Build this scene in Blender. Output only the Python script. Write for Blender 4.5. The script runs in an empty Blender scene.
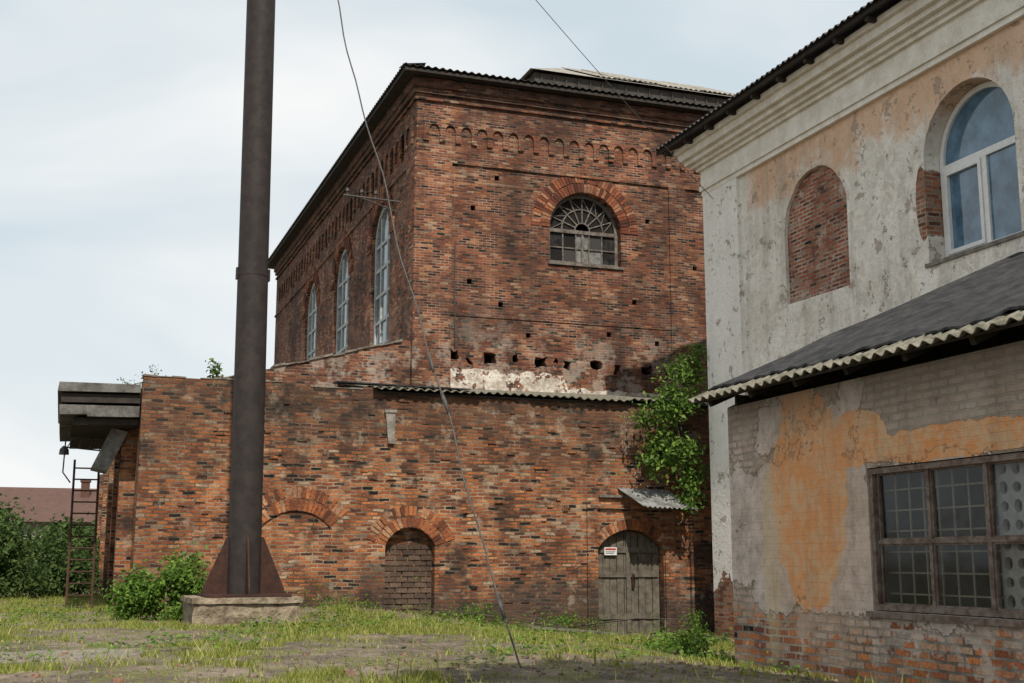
import bpy, math, random
from mathutils import Vector, Matrix, noise as mnoise
from mathutils.geometry import tessellate_polygon
random.seed(7)
R=random.random
U=random.uniform
scene=bpy.context.scene
try:
    scene.view_settings.view_transform='Standard'; scene.view_settings.look='None'; scene.view_settings.exposure=0
except Exception: pass

# ------------------------------------------------------------------ camera
cam=bpy.data.cameras.new("camera"); co=bpy.data.objects.new("camera",cam); scene.collection.objects.link(co)
cam.sensor_width=36; cam.lens=1233/1024*36; cam.clip_end=3000; cam.clip_start=.05
co.location=(0,0,0); co.rotation_euler=(math.radians(90+10.05),0,math.radians(-19.85))
scene.camera=co

# ------------------------------------------------------------------ light
AZ=(-0.12,-0.9928); EL=math.radians(50)
sdir=Vector((AZ[0]*math.cos(EL),AZ[1]*math.cos(EL),math.sin(EL))).normalized()
sl=bpy.data.lights.new("sun",'SUN'); sl.energy=5.0; sl.angle=math.radians(0.6); sl.color=(1,.94,.84)
so=bpy.data.objects.new("sun",sl); scene.collection.objects.link(so)
so.rotation_euler=(-sdir).to_track_quat('-Z','Y').to_euler(); so.location=(0,-10,30)

w=bpy.data.worlds.new("World"); scene.world=w; w.use_nodes=True
nt=w.node_tree; nt.nodes.clear()
out=nt.nodes.new("ShaderNodeOutputWorld"); bg=nt.nodes.new("ShaderNodeBackground"); bg.inputs[1].default_value=.1
sky=nt.nodes.new("ShaderNodeTexSky"); sky.sky_type='NISHITA'; sky.sun_disc=False
sky.sun_elevation=EL; sky.sun_rotation=math.atan2(AZ[0],AZ[1]); sky.dust_density=2.0; sky.air_density=1.0
tc=nt.nodes.new("ShaderNodeTexCoord"); mp=nt.nodes.new("ShaderNodeMapping"); mp.inputs['Scale'].default_value=(1.0,1.0,2.6)
mp.inputs['Rotation'].default_value=(.3,.5,.2)
nz=nt.nodes.new("ShaderNodeTexNoise"); nz.inputs['Scale'].default_value=1.9; nz.inputs['Detail'].default_value=4; nz.inputs['Roughness'].default_value=.5; nz.inputs['Distortion'].default_value=.4
rp=nt.nodes.new("ShaderNodeValToRGB"); rp.color_ramp.elements[0].position=.42; rp.color_ramp.elements[1].position=.70
rp.color_ramp.elements[0].color=(0,0,0,1); rp.color_ramp.elements[1].color=(1,1,1,1)
m1=nt.nodes.new("ShaderNodeMix"); m1.data_type='RGBA'; m1.inputs[0].default_value=.86; m1.inputs[7].default_value=(6.9,7.9,8.4,1)
m2=nt.nodes.new("ShaderNodeMix"); m2.data_type='RGBA'; m2.inputs[7].default_value=(9.4,9.5,9.5,1)
L=nt.links.new
L(tc.outputs['Generated'],mp.inputs[0]); L(mp.outputs[0],nz.inputs['Vector']); L(nz.outputs[0],rp.inputs[0])
L(sky.outputs[0],m1.inputs[6]); L(m1.outputs[2],m2.inputs[6]); L(rp.outputs[0],m2.inputs[0]); L(m2.outputs[2],bg.inputs[0]); L(bg.outputs[0],out.inputs[0])

# ------------------------------------------------------------------ node helper
class N:
    def __init__(s,name):
        s.m=bpy.data.materials.new(name); s.m.use_nodes=True; s.t=s.m.node_tree; s.b=s.t.nodes["Principled BSDF"]
        s.b.inputs['Roughness'].default_value=.9
        try: s.b.inputs['Specular IOR Level'].default_value=.15
        except Exception: pass
        s.g=s.t.nodes.new("ShaderNodeNewGeometry"); s.pos=s.g.outputs['Position']; s.rand=s.g.outputs['Random Per Island']
        sp=s.t.nodes.new("ShaderNodeSeparateXYZ"); s.t.links.new(s.pos,sp.inputs[0]); s.x,s.y,s.z=sp.outputs
    def set(s,sock,v):
        if isinstance(v,(int,float)): sock.default_value=v
        elif isinstance(v,(tuple,list)):
            sock.default_value=tuple(v) if len(v)==len(sock.default_value) else tuple(v)+(1,)
        else: s.t.links.new(v,sock)
    def math(s,op,a,b=0,c=0,clamp=False):
        n=s.t.nodes.new("ShaderNodeMath"); n.operation=op; n.use_clamp=clamp
        s.set(n.inputs[0],a); s.set(n.inputs[1],b); s.set(n.inputs[2],c); return n.outputs[0]
    def vec(s,x,y,z):
        n=s.t.nodes.new("ShaderNodeCombineXYZ"); s.set(n.inputs[0],x); s.set(n.inputs[1],y); s.set(n.inputs[2],z); return n.outputs[0]
    def scale(s,v,k):
        n=s.t.nodes.new("ShaderNodeVectorMath"); n.operation='MULTIPLY'; s.set(n.inputs[0],v); n.inputs[1].default_value=k; return n.outputs[0]
    def add(s,a,b):
        n=s.t.nodes.new("ShaderNodeVectorMath"); n.operation='ADD'; s.set(n.inputs[0],a); s.set(n.inputs[1],b); return n.outputs[0]
    def noise(s,scale,detail=4,rough=.55,v=None,off=0,color=False,dist=0):
        n=s.t.nodes.new("ShaderNodeTexNoise"); n.inputs['Scale'].default_value=scale; n.inputs['Detail'].default_value=min(detail,4); n.inputs['Roughness'].default_value=rough; n.inputs['Distortion'].default_value=dist
        vv=v if v is not None else s.pos
        if off: vv=s.add(vv,(off,off*1.7,off*.6))
        s.t.links.new(vv,n.inputs['Vector']); return n.outputs[1] if color else n.outputs[0]
    def voro(s,scale,feat='F1',v=None):
        n=s.t.nodes.new("ShaderNodeTexVoronoi"); n.feature=feat; n.inputs['Scale'].default_value=scale
        s.t.links.new(v if v is not None else s.pos,n.inputs['Vector']); return n.outputs[0]
    def ramp(s,f,stops,interp='LINEAR'):
        n=s.t.nodes.new("ShaderNodeValToRGB"); r=n.color_ramp; r.interpolation=interp
        while len(r.elements)<len(stops): r.elements.new(.5)
        for e,(p,c) in zip(r.elements,stops):
            e.position=p; e.color=(c,c,c,1) if isinstance(c,(int,float)) else tuple(c)+(1,)
        s.set(n.inputs[0],f); return n.outputs[0]
    def step(s,f,a,b):
        n=s.t.nodes.new("ShaderNodeMapRange"); n.interpolation_type='SMOOTHSTEP'
        s.set(n.inputs[0],f); n.inputs[1].default_value=a; n.inputs[2].default_value=b; return n.outputs[0]
    def mix(s,f,a,b,blend='MIX'):
        n=s.t.nodes.new("ShaderNodeMix"); n.data_type='RGBA'; n.blend_type=blend
        s.set(n.inputs[0],f); s.set(n.inputs[6],a); s.set(n.inputs[7],b); return n.outputs[2]
    def ell(s,a,b,ca,cb,ra,rb,k=.9,ns=2.2,off=3,lo=-.03,hi=.06):
        da=s.math('DIVIDE',s.math('SUBTRACT',a,ca),ra); db=s.math('DIVIDE',s.math('SUBTRACT',b,cb),rb)
        v=s.math('SUBTRACT',1,s.math('ADD',s.math('MULTIPLY',da,da),s.math('MULTIPLY',db,db)))
        v=s.math('ADD',v,s.math('MULTIPLY',s.math('SUBTRACT',s.noise(ns,6,.72,off=off),.5),k*3))
        return s.step(v,lo,hi)
    def bump(s,h,dist=.02,strength=1):
        n=s.t.nodes.new("ShaderNodeBump"); n.inputs['Distance'].default_value=dist; n.inputs['Strength'].default_value=strength
        s.set(n.inputs['Height'],h); s.t.links.new(n.outputs[0],s.b.inputs['Normal'])
    def col(s,c): s.set(s.b.inputs['Base Color'],c)
    def bricks(s,bw,bh,mort,wob=.012,wscale=3.,u=None,smooth=.15,hf=.006):
        if u is None: u=s.math('ADD',s.x,s.y)
        nc=s.noise(wscale,2,.6,color=True); hc=s.noise(17,2,.6,color=True)
        d=s.add(s.scale(s.add(nc,(-.5,-.5,-.5)),(wob*2,wob*2,0)),s.scale(s.add(hc,(-.5,-.5,-.5)),(hf*3,hf*2.4,0)))
        v=s.add(s.vec(u,s.z,0),d)
        n=s.t.nodes.new("ShaderNodeTexBrick"); n.offset=.5
        s.t.links.new(v,n.inputs['Vector'])
        n.inputs['Color1'].default_value=(0,0,0,1); n.inputs['Color2'].default_value=(1,1,1,1); n.inputs['Mortar'].default_value=(.5,.5,.5,1)
        n.inputs['Scale'].default_value=1; n.inputs['Mortar Size'].default_value=mort; n.inputs['Mortar Smooth'].default_value=smooth
        n.inputs['Brick Width'].default_value=bw; n.inputs['Row Height'].default_value=bh
        return n.outputs[0],n.outputs[1]

def brick_layer(k,stops,mortar,bw=.23,bh=.074,mort=.011,wob=.012,dark=.55,hole=.03,dscale=.55,hf=.006,speck=.55):
    rnd,fac=k.bricks(bw,bh,mort,wob,hf=hf)
    c=k.ramp(rnd,stops)
    fine=k.noise(34,3,.74)
    c=k.mix(k.ramp(fine,[(.40,0.),(.70,speck)]),c,(.045,.027,.02))
    c=k.mix(k.ramp(fine,[(.30,speck*.6),(.42,0.)]),c,(.52,.32,.2))
    mn=k.noise(1.7,4)
    mc=k.mix(k.ramp(mn,[(.36,0.),(.62,1.)]),mortar,tuple(v*.25 for v in mortar))
    c=k.mix(fac,c,mc)
    hm=k.math('MULTIPLY',k.math('LESS_THAN',rnd,hole),k.math('SUBTRACT',1,fac))
    c=k.mix(hm,c,(.015,.012,.01))
    st=k.ramp(k.noise(dscale,5,.70,off=4),[(.42,0.),(.62,1.)])
    c=k.mix(k.math('MULTIPLY',st,dark),c,(.03,.02,.017))
    sk=k.ramp(k.noise(1.6,4,.6,v=k.scale(k.pos,(1,1,.16)),off=11),[(.52,0.),(.72,1.)])
    c=k.mix(k.math('MULTIPLY',sk,dark*.9),c,(.03,.022,.02))
    h=k.math('MULTIPLY',k.math('SUBTRACT',1,fac),.8)
    h=k.math('ADD',h,k.math('MULTIPLY',rnd,.45))
    h=k.math('SUBTRACT',h,k.math('MULTIPLY',hm,1.4))
    h=k.math('ADD',h,k.math('MULTIPLY',fine,-.45))
    return c,h,rnd,fac

HALLST=[(0,(.022,.012,.011)),(.14,(.075,.026,.018)),(.30,(.21,.058,.030)),(.46,(.15,.046,.028)),(.62,(.34,.10,.042)),(.78,(.25,.082,.042)),(.88,(.45,.18,.08)),(.95,(.42,.27,.17)),(1,(.11,.05,.04))]
def mat_hall(name="hall_brick"):
    k=N(name)
    c,h,r,f=brick_layer(k,HALLST,(.34,.25,.18),bw=.20,bh=.062,mort=.0095,wob=.014,dark=.58,hole=.05,hf=.006)
    pl=k.math('MULTIPLY',k.step(k.z,6.3,4.0),k.ramp(k.noise(1.9,6,.75,off=2),[(.5,0.),(.58,1.)]))
    c=k.mix(k.math('MULTIPLY',pl,.5),c,(.42,.36,.30))
    sm=k.ramp(k.noise(2.2,4,.74,off=51),[(.54,0.),(.70,1.)]); c=k.mix(k.math('MULTIPLY',sm,.6),c,(.03,.021,.018))
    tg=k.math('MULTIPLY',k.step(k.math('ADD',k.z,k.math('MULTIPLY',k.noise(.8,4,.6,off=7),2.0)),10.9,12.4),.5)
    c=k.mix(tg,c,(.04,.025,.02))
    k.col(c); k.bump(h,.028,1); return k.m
def mat_annex():
    k=N("annex_brick")
    st=[(0,(.04,.022,.017)),(.14,(.13,.042,.025)),(.32,(.36,.10,.036)),(.48,(.25,.08,.038)),(.64,(.55,.175,.052)),(.8,(.44,.155,.06)),(.9,(.58,.26,.11)),(.96,(.50,.36,.24)),(1,(.20,.13,.09))]
    c,h,r,f=brick_layer(k,st,(.38,.28,.19),bw=.225,bh=.070,mort=.012,wob=.032,dark=.35,hole=.05,dscale=.8,hf=.010)
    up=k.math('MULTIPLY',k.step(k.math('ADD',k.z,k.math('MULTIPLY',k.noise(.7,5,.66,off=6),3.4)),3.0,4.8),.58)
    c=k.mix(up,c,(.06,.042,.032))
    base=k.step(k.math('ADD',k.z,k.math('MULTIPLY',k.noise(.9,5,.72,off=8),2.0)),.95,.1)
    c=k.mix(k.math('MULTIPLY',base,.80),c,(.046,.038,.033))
    ls=k.ramp(k.noise(2.4,6,.78,off=21),[(.57,0.),(.66,1.)])
    c=k.mix(k.math('MULTIPLY',ls,.5),c,(.38,.31,.23))
    dk=k.ramp(k.noise(1.1,6,.74,off=31),[(.52,0.),(.66,1.)])
    c=k.mix(k.math('MULTIPLY',dk,.80),c,(.032,.026,.022))
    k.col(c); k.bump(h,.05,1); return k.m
def mat_arch(name,cols,dirt=.5):
    k=N(name); c=k.ramp(k.rand,cols)
    c=k.mix(k.ramp(k.noise(26,4,.75),[(.38,0.),(.68,.7)]),c,(.045,.028,.022))
    st=k.ramp(k.noise(1.3,5,.74,off=4),[(.42,0.),(.60,1.)]); c=k.mix(k.math('MULTIPLY',st,dirt),c,(.03,.022,.018))
    k.col(c); k.bump(k.noise(40,4,.7),.015,.9); return k.m
def simple(name,c1,c2,scale=4,rough=.85,metal=0,bump=.006,bs=40,spec=None):
    k=N(name); f=k.ramp(k.noise(scale,5,.70),[(.38,0.),(.62,1.)]); c=k.mix(f,c1,c2)
    c=k.mix(k.ramp(k.noise(scale*9,4,.7),[(.3,0.),(.9,.45)]),c,tuple(v*.3 for v in c1))
    k.col(c); k.b.inputs['Roughness'].default_value=rough; k.b.inputs['Metallic'].default_value=metal
    if bump>.002: k.bump(k.noise(bs,3,.7),bump,.8)
    return k.m

def mat_tall():
    k=N("peeling_plaster")
    c=k.mix(k.ramp(k.noise(.9,6,.72),[(.38,0.),(.62,1.)]),(.88,.83,.755),(.72,.665,.59))
    c=k.mix(k.math('MULTIPLY',k.ramp(k.noise(4.2,5,.78,off=5),[(.48,0.),(.60,1.)]),.45),c,(.48,.42,.35))
    oz=k.math('MULTIPLY',k.step(k.math('ADD',k.z,k.math('MULTIPLY',k.noise(1.3,5,.72,off=3),2.2)),7.7,8.35),k.step(k.y,21.0,20.3))
    c=k.mix(k.math('MULTIPLY',oz,.68),c,(.66,.36,.18))
    o2=k.ramp(k.noise(1.7,5,.75,off=14),[(.58,0.),(.64,1.)])
    c=k.mix(k.math('MULTIPLY',o2,.28),c,(.60,.42,.28))
    sk=k.ramp(k.noise(2.4,5,.72,v=k.scale(k.pos,(1,1,.10)),off=2),[(.5,0.),(.68,1.)])
    c=k.mix(k.math('MULTIPLY',sk,.36),c,(.26,.22,.18))
    cw=k.step(k.y,20.9,21.1); c=k.mix(k.math('MULTIPLY',cw,.7),c,(.88,.85,.80))
    pm=k.ramp(k.noise(2.3,5,.82,off=41),[(.60,0.),(.612,1.)]); c=k.mix(k.math('MULTIPLY',pm,.75),c,(.38,.30,.23))
    dk=k.ramp(k.noise(6.5,4,.8,off=61),[(.62,0.),(.66,1.)]); c=k.mix(k.math('MULTIPLY',dk,.6),c,(.13,.11,.095))
    bc,bh,_,_=brick_layer(k,[(0,(.12,.05,.035)),(.4,(.34,.12,.06)),(.75,(.50,.2,.10)),(1,(.3,.22,.17))],(.38,.33,.27),dark=.15,hole=.0)
    e1=k.ell(k.y,k.z,15.50,5.55,.16,.62,.18,6)
    lowb=k.step(k.math('ADD',k.z,k.math('MULTIPLY',k.noise(1.7,5,.76,off=17),2.4)),.75,.68)
    bm_=k.math('MAXIMUM',e1,lowb)
    c=k.mix(bm_,c,bc)
    k.col(c)
    h=k.math('SUBTRACT',k.math('MULTIPLY',k.noise(12,5,.75),.7),k.math('MULTIPLY',pm,.6))
    k.bump(h,.04,1); return k.m
def mat_shed():
    k=N("shed_wall_plaster")
    bc,bh,rnd,fac=brick_layer(k,[(0,(.14,.05,.035)),(.2,(.46,.15,.06)),(.5,(.64,.24,.09)),(.7,(.46,.20,.10)),(.88,(.60,.38,.24)),(1,(.40,.34,.29))],(.46,.40,.33),bw=.25,bh=.084,mort=.014,wob=.02,dark=.10,hole=.02,hf=.008)
    wn=k.noise(3.3,5,.8,off=12)
    lwz=k.math('MULTIPLY',k.step(k.math('ADD',k.z,k.math('MULTIPLY',k.noise(1.5,4,.7,off=2),1.5)),-.30,.35),.26)
    lw=k.step(k.math('ADD',wn,lwz),.58,.66)
    wc=k.mix(k.ramp(k.noise(2.4,5,.75,off=9),[(.38,0.),(.6,1.)]),(.58,.485,.41),(.38,.31,.25))
    wc=k.mix(k.math('MULTIPLY',fac,k.ramp(k.noise(1.9,3,.6,off=44),[(.4,.1),(.6,.65)])),wc,(.19,.155,.125))
    wash=k.mix(k.math('MULTIPLY',lw,.84),bc,wc)
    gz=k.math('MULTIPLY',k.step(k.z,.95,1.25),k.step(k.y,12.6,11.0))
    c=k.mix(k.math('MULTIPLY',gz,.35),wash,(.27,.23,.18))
    pl=k.mix(k.ramp(k.noise(2.3,5,.78,off=8),[(.38,0.),(.62,1.)]),(.62,.52,.46),(.43,.36,.30))
    pl=k.mix(k.ramp(k.noise(9,4,.8,off=28),[(.5,0.),(.64,.5)]),pl,(.25,.21,.175))
    zz=k.math('MULTIPLY',k.math('SUBTRACT',k.noise(1.35,5,.78,off=25),.5),3.0)
    zz=k.math('SUBTRACT',zz,k.math('MULTIPLY',k.step(k.z,.92,1.15),.50))
    zz=k.math('SUBTRACT',zz,k.math('MULTIPLY',k.step(k.z,-.50,-.9),1.0))
    zz=k.math('SUBTRACT',zz,k.math('MULTIPLY',k.step(k.y,12.5,13.0),.35))
    zz=k.math('ADD',zz,k.math('MULTIPLY',k.math('MULTIPLY',k.step(k.y,10.4,10.8),k.step(k.z,-.7,-.3)),.55))
    pmask=k.step(zz,-.01,.02)
    c=k.mix(pmask,c,pl)
    oc=k.mix(k.ramp(k.noise(3.9,5,.8,off=15),[(.42,0.),(.58,1.)]),(.70,.30,.11),(.66,.42,.24))
    o1=k.ell(k.y,k.z,11.72,.70,.74,1.25,.42,2.3,off=3); o2=k.ell(k.y,k.z,9.4,1.09,1.5,.17,.6,3.2,off=5)
    o3=k.ell(k.y,k.z,10.8,1.25,.5,.30,.45,3.4,off=6)
    om=k.math('MAXIMUM',k.math('MAXIMUM',o1,o2),o3)
    worn=k.ramp(k.noise(7,4,.8,off=71),[(.34,.62),(.46,.97)])
    c=k.mix(k.math('MULTIPLY',om,worn),c,oc)
    y1=k.ell(k.y,k.z,12.5,.0,.18,1.1,.6,3.4,off=13,lo=-.1,hi=.3); c=k.mix(k.math('MULTIPLY',y1,.45),c,(.58,.47,.28))
    halo=k.ell(k.y,k.z,11.6,.4,1.3,1.7,.6,1.6,off=23,lo=-.2,hi=.8); c=k.mix(k.math('MULTIPLY',halo,.22),c,(.62,.33,.17))
    rim=k.math('MULTIPLY',k.math('SUBTRACT',k.step(zz,-.10,-.05),pmask),.5); c=k.mix(rim,c,(.15,.12,.10))
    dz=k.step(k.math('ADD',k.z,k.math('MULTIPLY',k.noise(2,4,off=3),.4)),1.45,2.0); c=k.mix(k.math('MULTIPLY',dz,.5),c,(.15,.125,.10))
    sk=k.ramp(k.noise(3,5,.78,v=k.scale(k.pos,(1,1,.2)),off=5),[(.5,0.),(.7,1.)]); c=k.mix(k.math('MULTIPLY',sk,.35),c,(.18,.14,.11))
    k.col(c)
    top=k.math('MAXIMUM',pmask,k.math('MULTIPLY',om,.8))
    h=k.math('MULTIPLY',bh,k.math('SUBTRACT',1,k.math('MULTIPLY',top,.85)))
    h=k.math('ADD',h,k.math('MULTIPLY',top,1.3))
    k.bump(h,.024,1); return k.m
def mat_ground():
    k=N("soil_ground")
    c=k.mix(k.ramp(k.noise(1.3,5,.78),[(.40,0.),(.60,1.)]),(.27,.215,.165),(.125,.10,.08))
    peb=k.voro(30); c=k.mix(k.math('MULTIPLY',k.step(peb,.25,.1),.4),c,(.32,.28,.235))
    g=k.ramp(k.noise(.95,5,.78,off=5),[(.50,0.),(.57,1.)])
    gc=k.mix(k.ramp(k.noise(9,4,.7),[(.3,0.),(.7,1.)]),(.11,.14,.028),(.22,.21,.075))
    c=k.mix(k.math('MULTIPLY',g,.6),c,gc)
    c=k.mix(k.math('MULTIPLY',k.ell(k.x,k.y,-.3,13.1,1.2,.8,.4,1.2),.7),c,(.30,.27,.225))
    k.col(c); k.b.inputs['Roughness'].default_value=1
    k.bump(k.math('ADD',k.noise(9,5,.8),k.math('MULTIPLY',peb,-.25)),.10,1); return k.m
def mat_leaf(name,c1,c2,c3,tw=.35):
    k=N(name); c=k.ramp(k.rand,[(0,c1),(.55,c2),(1,c3)])
    k.col(c); k.b.inputs['Roughness'].default_value=.55
    tr=k.t.nodes.new("ShaderNodeBsdfTranslucent"); k.t.links.new(c,tr.inputs[0])
    mx=k.t.nodes.new("ShaderNodeMixShader"); mx.inputs[0].default_value=tw
    k.t.links.new(k.b.outputs[0],mx.inputs[1]); k.t.links.new(tr.outputs[0],mx.inputs[2])
    k.t.links.new(mx.outputs[0],k.t.nodes["Material Output"].inputs[0]); return k.m
def mat_glass(name,tint=(.02,.025,.03),rough=.06,trans=.35):
    k=N(name); f=k.ramp(k.noise(3,4,.6),[(.35,0.),(.7,1.)])
    k.col(k.mix(f,tint,tuple(v*2.2+.02 for v in tint))); k.b.inputs['Roughness'].default_value=rough
    k.b.inputs['Specular IOR Level'].default_value=.8
    k.bump(k.noise(1.7,2),.01,.5)
    if trans>0:
        tr=k.t.nodes.new("ShaderNodeBsdfTransparent"); mx=k.t.nodes.new("ShaderNodeMixShader"); mx.inputs[0].default_value=trans
        k.t.links.new(k.b.outputs[0],mx.inputs[1]); k.t.links.new(tr.outputs[0],mx.inputs[2]); k.t.links.new(mx.outputs[0],k.t.nodes["Material Output"].inputs[0])
    return k.m

M_hall=mat_hall(); M_annex=mat_annex(); M_tall=mat_tall(); M_shed=mat_shed(); M_ground=mat_ground()
M_archH=mat_arch("hall_voussoir",[(0,(.06,.024,.017)),(.4,(.22,.065,.034)),(.75,(.36,.12,.052)),(1,(.42,.22,.13))],.4)
M_archA=mat_arch("annex_voussoir",[(0,(.10,.035,.022)),(.4,(.38,.12,.045)),(.75,(.54,.20,.075)),(1,(.48,.29,.18))],.45)
M_infill=mat_arch("infill",[(0,(.09,.065,.05)),(1,(.17,.115,.08))],.5)
M_dark=simple("dark_interior",(.012,.011,.010),(.02,.018,.016),bump=0)
M_rooff=simple("roof_asbestos",(.36,.33,.285),(.21,.19,.165),3,.9,bump=.01)
M_roofdark=simple("dark_eave_wood",(.035,.03,.026),(.06,.05,.042),6)
M_edge=simple("dark_roof_edge",(.09,.085,.08),(.05,.047,.043),6)
M_lant=simple("lantern_board",(.075,.065,.058),(.04,.036,.032),3)
M_felt=simple("tar_felt",(.027,.027,.029),(.060,.058,.057),4,.9,bump=.03,bs=9)
M_corr=simple("shed_asbestos_sheet",(.235,.215,.17),(.10,.095,.07),9,.95,bump=.01)
M_cream=simple("cornice_paint",(.93,.885,.80),(.76,.70,.60),3,.85)
M_wallfar=simple("far_house_wall",(.30,.28,.25),(.25,.23,.2),3,bump=0)
M_white=simple("white_window_paint",(.88,.87,.85),(.78,.77,.75),9,.4,bump=0)
M_pierced=simple("pierced_sheet_paint",(.74,.72,.66),(.52,.50,.45),9,.6,bump=0)
M_palewood=simple("pale_blue_window_wood",(.48,.50,.50),(.28,.29,.28),9,.7,bump=0)
M_oldwood=simple("weathered_wood",(.22,.20,.175),(.10,.09,.078),8,.9)
M_fanwood=simple("dirty_fan_wood",(.20,.175,.15),(.08,.065,.055),9,.9)
M_brownwood=simple("brown_frame_wood",(.13,.085,.065),(.26,.21,.175),10,.85)
M_doorw=simple("grey_door_wood",(.155,.135,.105),(.08,.068,.052),7,.85)
M_conc=simple("old_concrete",(.30,.27,.235),(.15,.135,.115),4,.95,bump=.03,bs=14)
M_cope=simple("mortar_coping",(.26,.22,.18),(.11,.09,.075),5,.95,bump=.03,bs=14)
M_foot=simple("worn_footing",(.34,.28,.20),(.14,.10,.072),6,.95,bump=.04,bs=12)
M_slab=simple("canopy_concrete",(.20,.19,.175),(.075,.07,.062),3,.95,bump=.02)
M_pole=simple("dark_pole_steel",(.030,.025,.024),(.046,.036,.033),5,.6,.0,bump=.003,bs=25)
M_rust=simple("rust_steel",(.075,.035,.025),(.04,.024,.02),7,.85,.1)
M_ladder=simple("rusted_ladder_steel",(.10,.05,.035),(.05,.03,.025),9,.85,.1)
M_tin=simple("zinc_tin",(.30,.30,.29),(.13,.125,.12),5,.6,.3)
M_wire=simple("wire_steel",(.07,.065,.06),(.12,.11,.10),20,.6,.4,bump=0)
def mat_lime():
    k=N("lime_plaster"); c=k.mix(k.ramp(k.noise(3,4,.78),[(.40,0.),(.58,1.)]),(.62,.57,.50),(.33,.28,.23))
    b,h,_,_=brick_layer(k,HALLST,(.34,.26,.2),bw=.20,bh=.062)
    c=k.mix(k.ramp(k.noise(2.6,4,.78,off=9),[(.53,0.),(.56,1.)]),c,b); k.col(c); k.bump(k.noise(12,3,.7),.02); return k.m
M_limeband=mat_lime()
M_yel=simple("grille_paint",(.50,.46,.33),(.36,.32,.22),12,.7,bump=0)
M_inside=simple("shed_inside_plaster",(.10,.09,.07),(.05,.045,.036),4,.9,bump=0)
M_glass=mat_glass("window_glass",(.02,.022,.022),.08,.55)
M_glassb=mat_glass("blue_glass",(.05,.10,.15),.03,0)
M_glassp=mat_glass("sky_tint_glass",(.07,.09,.10),.12,0)  # side panes: reflected sky put into the blue-grey base colour
def mat_fanglass():
    k=N("fanlight_glass"); c=k.ramp(k.rand,[(0,(.012,.012,.012)),(.45,(.05,.05,.05)),(.6,(.20,.20,.19)),(1,(.30,.30,.29))],'CONSTANT')
    c=k.mix(k.ramp(k.noise(7,4,.7),[(.4,0.),(.65,.7)]),c,(.05,.045,.04))
    k.col(c); k.b.inputs['Roughness'].default_value=.35; return k.m
M_fg=mat_fanglass()
M_leafb=mat_leaf("bush_leaf",(.045,.10,.014),(.11,.20,.028),(.19,.30,.055),.4)
M_leafv=mat_leaf("creeper_leaf",(.035,.075,.014),(.10,.18,.03),(.22,.32,.06),.4)
M_leafd=mat_leaf("garden_leaf",(.03,.06,.016),(.068,.115,.03),(.12,.17,.05),.4)
M_grass=mat_leaf("grass_blade",(.12,.155,.022),(.24,.27,.048),(.44,.40,.16),.3)
M_bark=simple("bark",(.10,.08,.06),(.06,.05,.04),12)
M_tile=simple("brown_roof_tile",(.13,.075,.06),(.10,.06,.05),3,bump=0)
M_chim=simple("far_chimney_brick",(.14,.07,.05),(.09,.05,.04),9,bump=0)
M_stone=mat_arch("rubble_piece",[(0,(.16,.13,.10)),(.5,(.28,.23,.18)),(.8,(.32,.15,.085)),(1,(.40,.35,.30))],.2)
M_signw=simple("sign_enamel",(.72,.72,.70),(.6,.6,.58),10,.5,bump=0)
M_signr=simple("sign_red",(.45,.04,.03),(.4,.05,.04),10,.5,bump=0)

# ------------------------------------------------------------------ mesh helpers
class MB:
    def __init__(s): s.v=[]; s.f=[]; s.mi=[]
    def face(s,pts,mi=0):
        b=len(s.v); s.v.extend([tuple(p) for p in pts]); s.f.append(tuple(range(b,b+len(pts)))); s.mi.append(mi)
    def hexa(s,p,mi=0):
        b=len(s.v); s.v.extend([tuple(q) for q in p])
        for q in ((0,3,2,1),(4,5,6,7),(0,1,5,4),(1,2,6,5),(2,3,7,6),(3,0,4,7)):
            s.f.append(tuple(b+i for i in q)); s.mi.append(mi)
    def box(s,x0,x1,y0,y1,z0,z1,mi=0):
        s.hexa([(x0,y0,z0),(x1,y0,z0),(x1,y1,z0),(x0,y1,z0),(x0,y0,z1),(x1,y0,z1),(x1,y1,z1),(x0,y1,z1)],mi)
    def obj(s,name,mats,parent=None,base=None,smooth=False,**props):
        me=bpy.data.meshes.new(name); me.from_pydata(s.v,[],s.f)
        for m in (mats if isinstance(mats,list) else [mats]): me.materials.append(m)
        if any(s.mi): me.polygons.foreach_set('material_index',s.mi)
        if smooth: me.polygons.foreach_set('use_smooth',[True]*len(me.polygons))
        me.update()
        o=bpy.data.objects.new(name,me); scene.collection.objects.link(o)
        if parent is not None:
            o.parent=parent; o.matrix_parent_inverse=Matrix.Translation(-parent.location) if parent.type=='EMPTY' else Matrix.Identity(4)
        for a,b in props.items(): o[a]=b
        return o
def thing(name,loc,label,cat,**p):
    e=bpy.data.objects.new(name,None); e.location=loc; e.empty_display_size=.2; scene.collection.objects.link(e)
    e["label"]=label; e["category"]=cat
    for a,b in p.items(): e[a]=b
    return e
class FY:
    def __init__(s,y): s.c=y
    def P(s,u,v,w): return (u,s.c-w,v)
class FX:
    def __init__(s,x): s.c=x
    def P(s,u,v,w): return (s.c-w,u,v)
def fbox(m,F,u0,u1,v0,v1,w0,w1,mi=0):
    P=F.P; m.hexa([P(u0,v0,w0),P(u1,v0,w0),P(u1,v0,w1),P(u0,v0,w1),P(u0,v1,w0),P(u1,v1,w0),P(u1,v1,w1),P(u0,v1,w1)],mi)
def fbeam(m,F,a,b,wd,w0,w1,mi=0):
    du,dv=b[0]-a[0],b[1]-a[1]; l=math.hypot(du,dv) or 1; nu,nv=-dv/l*wd/2,du/l*wd/2; P=F.P
    q=[(a[0]+nu,a[1]+nv),(b[0]+nu,b[1]+nv),(b[0]-nu,b[1]-nv),(a[0]-nu,a[1]-nv)]
    m.hexa([P(*c,w0) for c in q]+[P(*c,w1) for c in q],mi)
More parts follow.
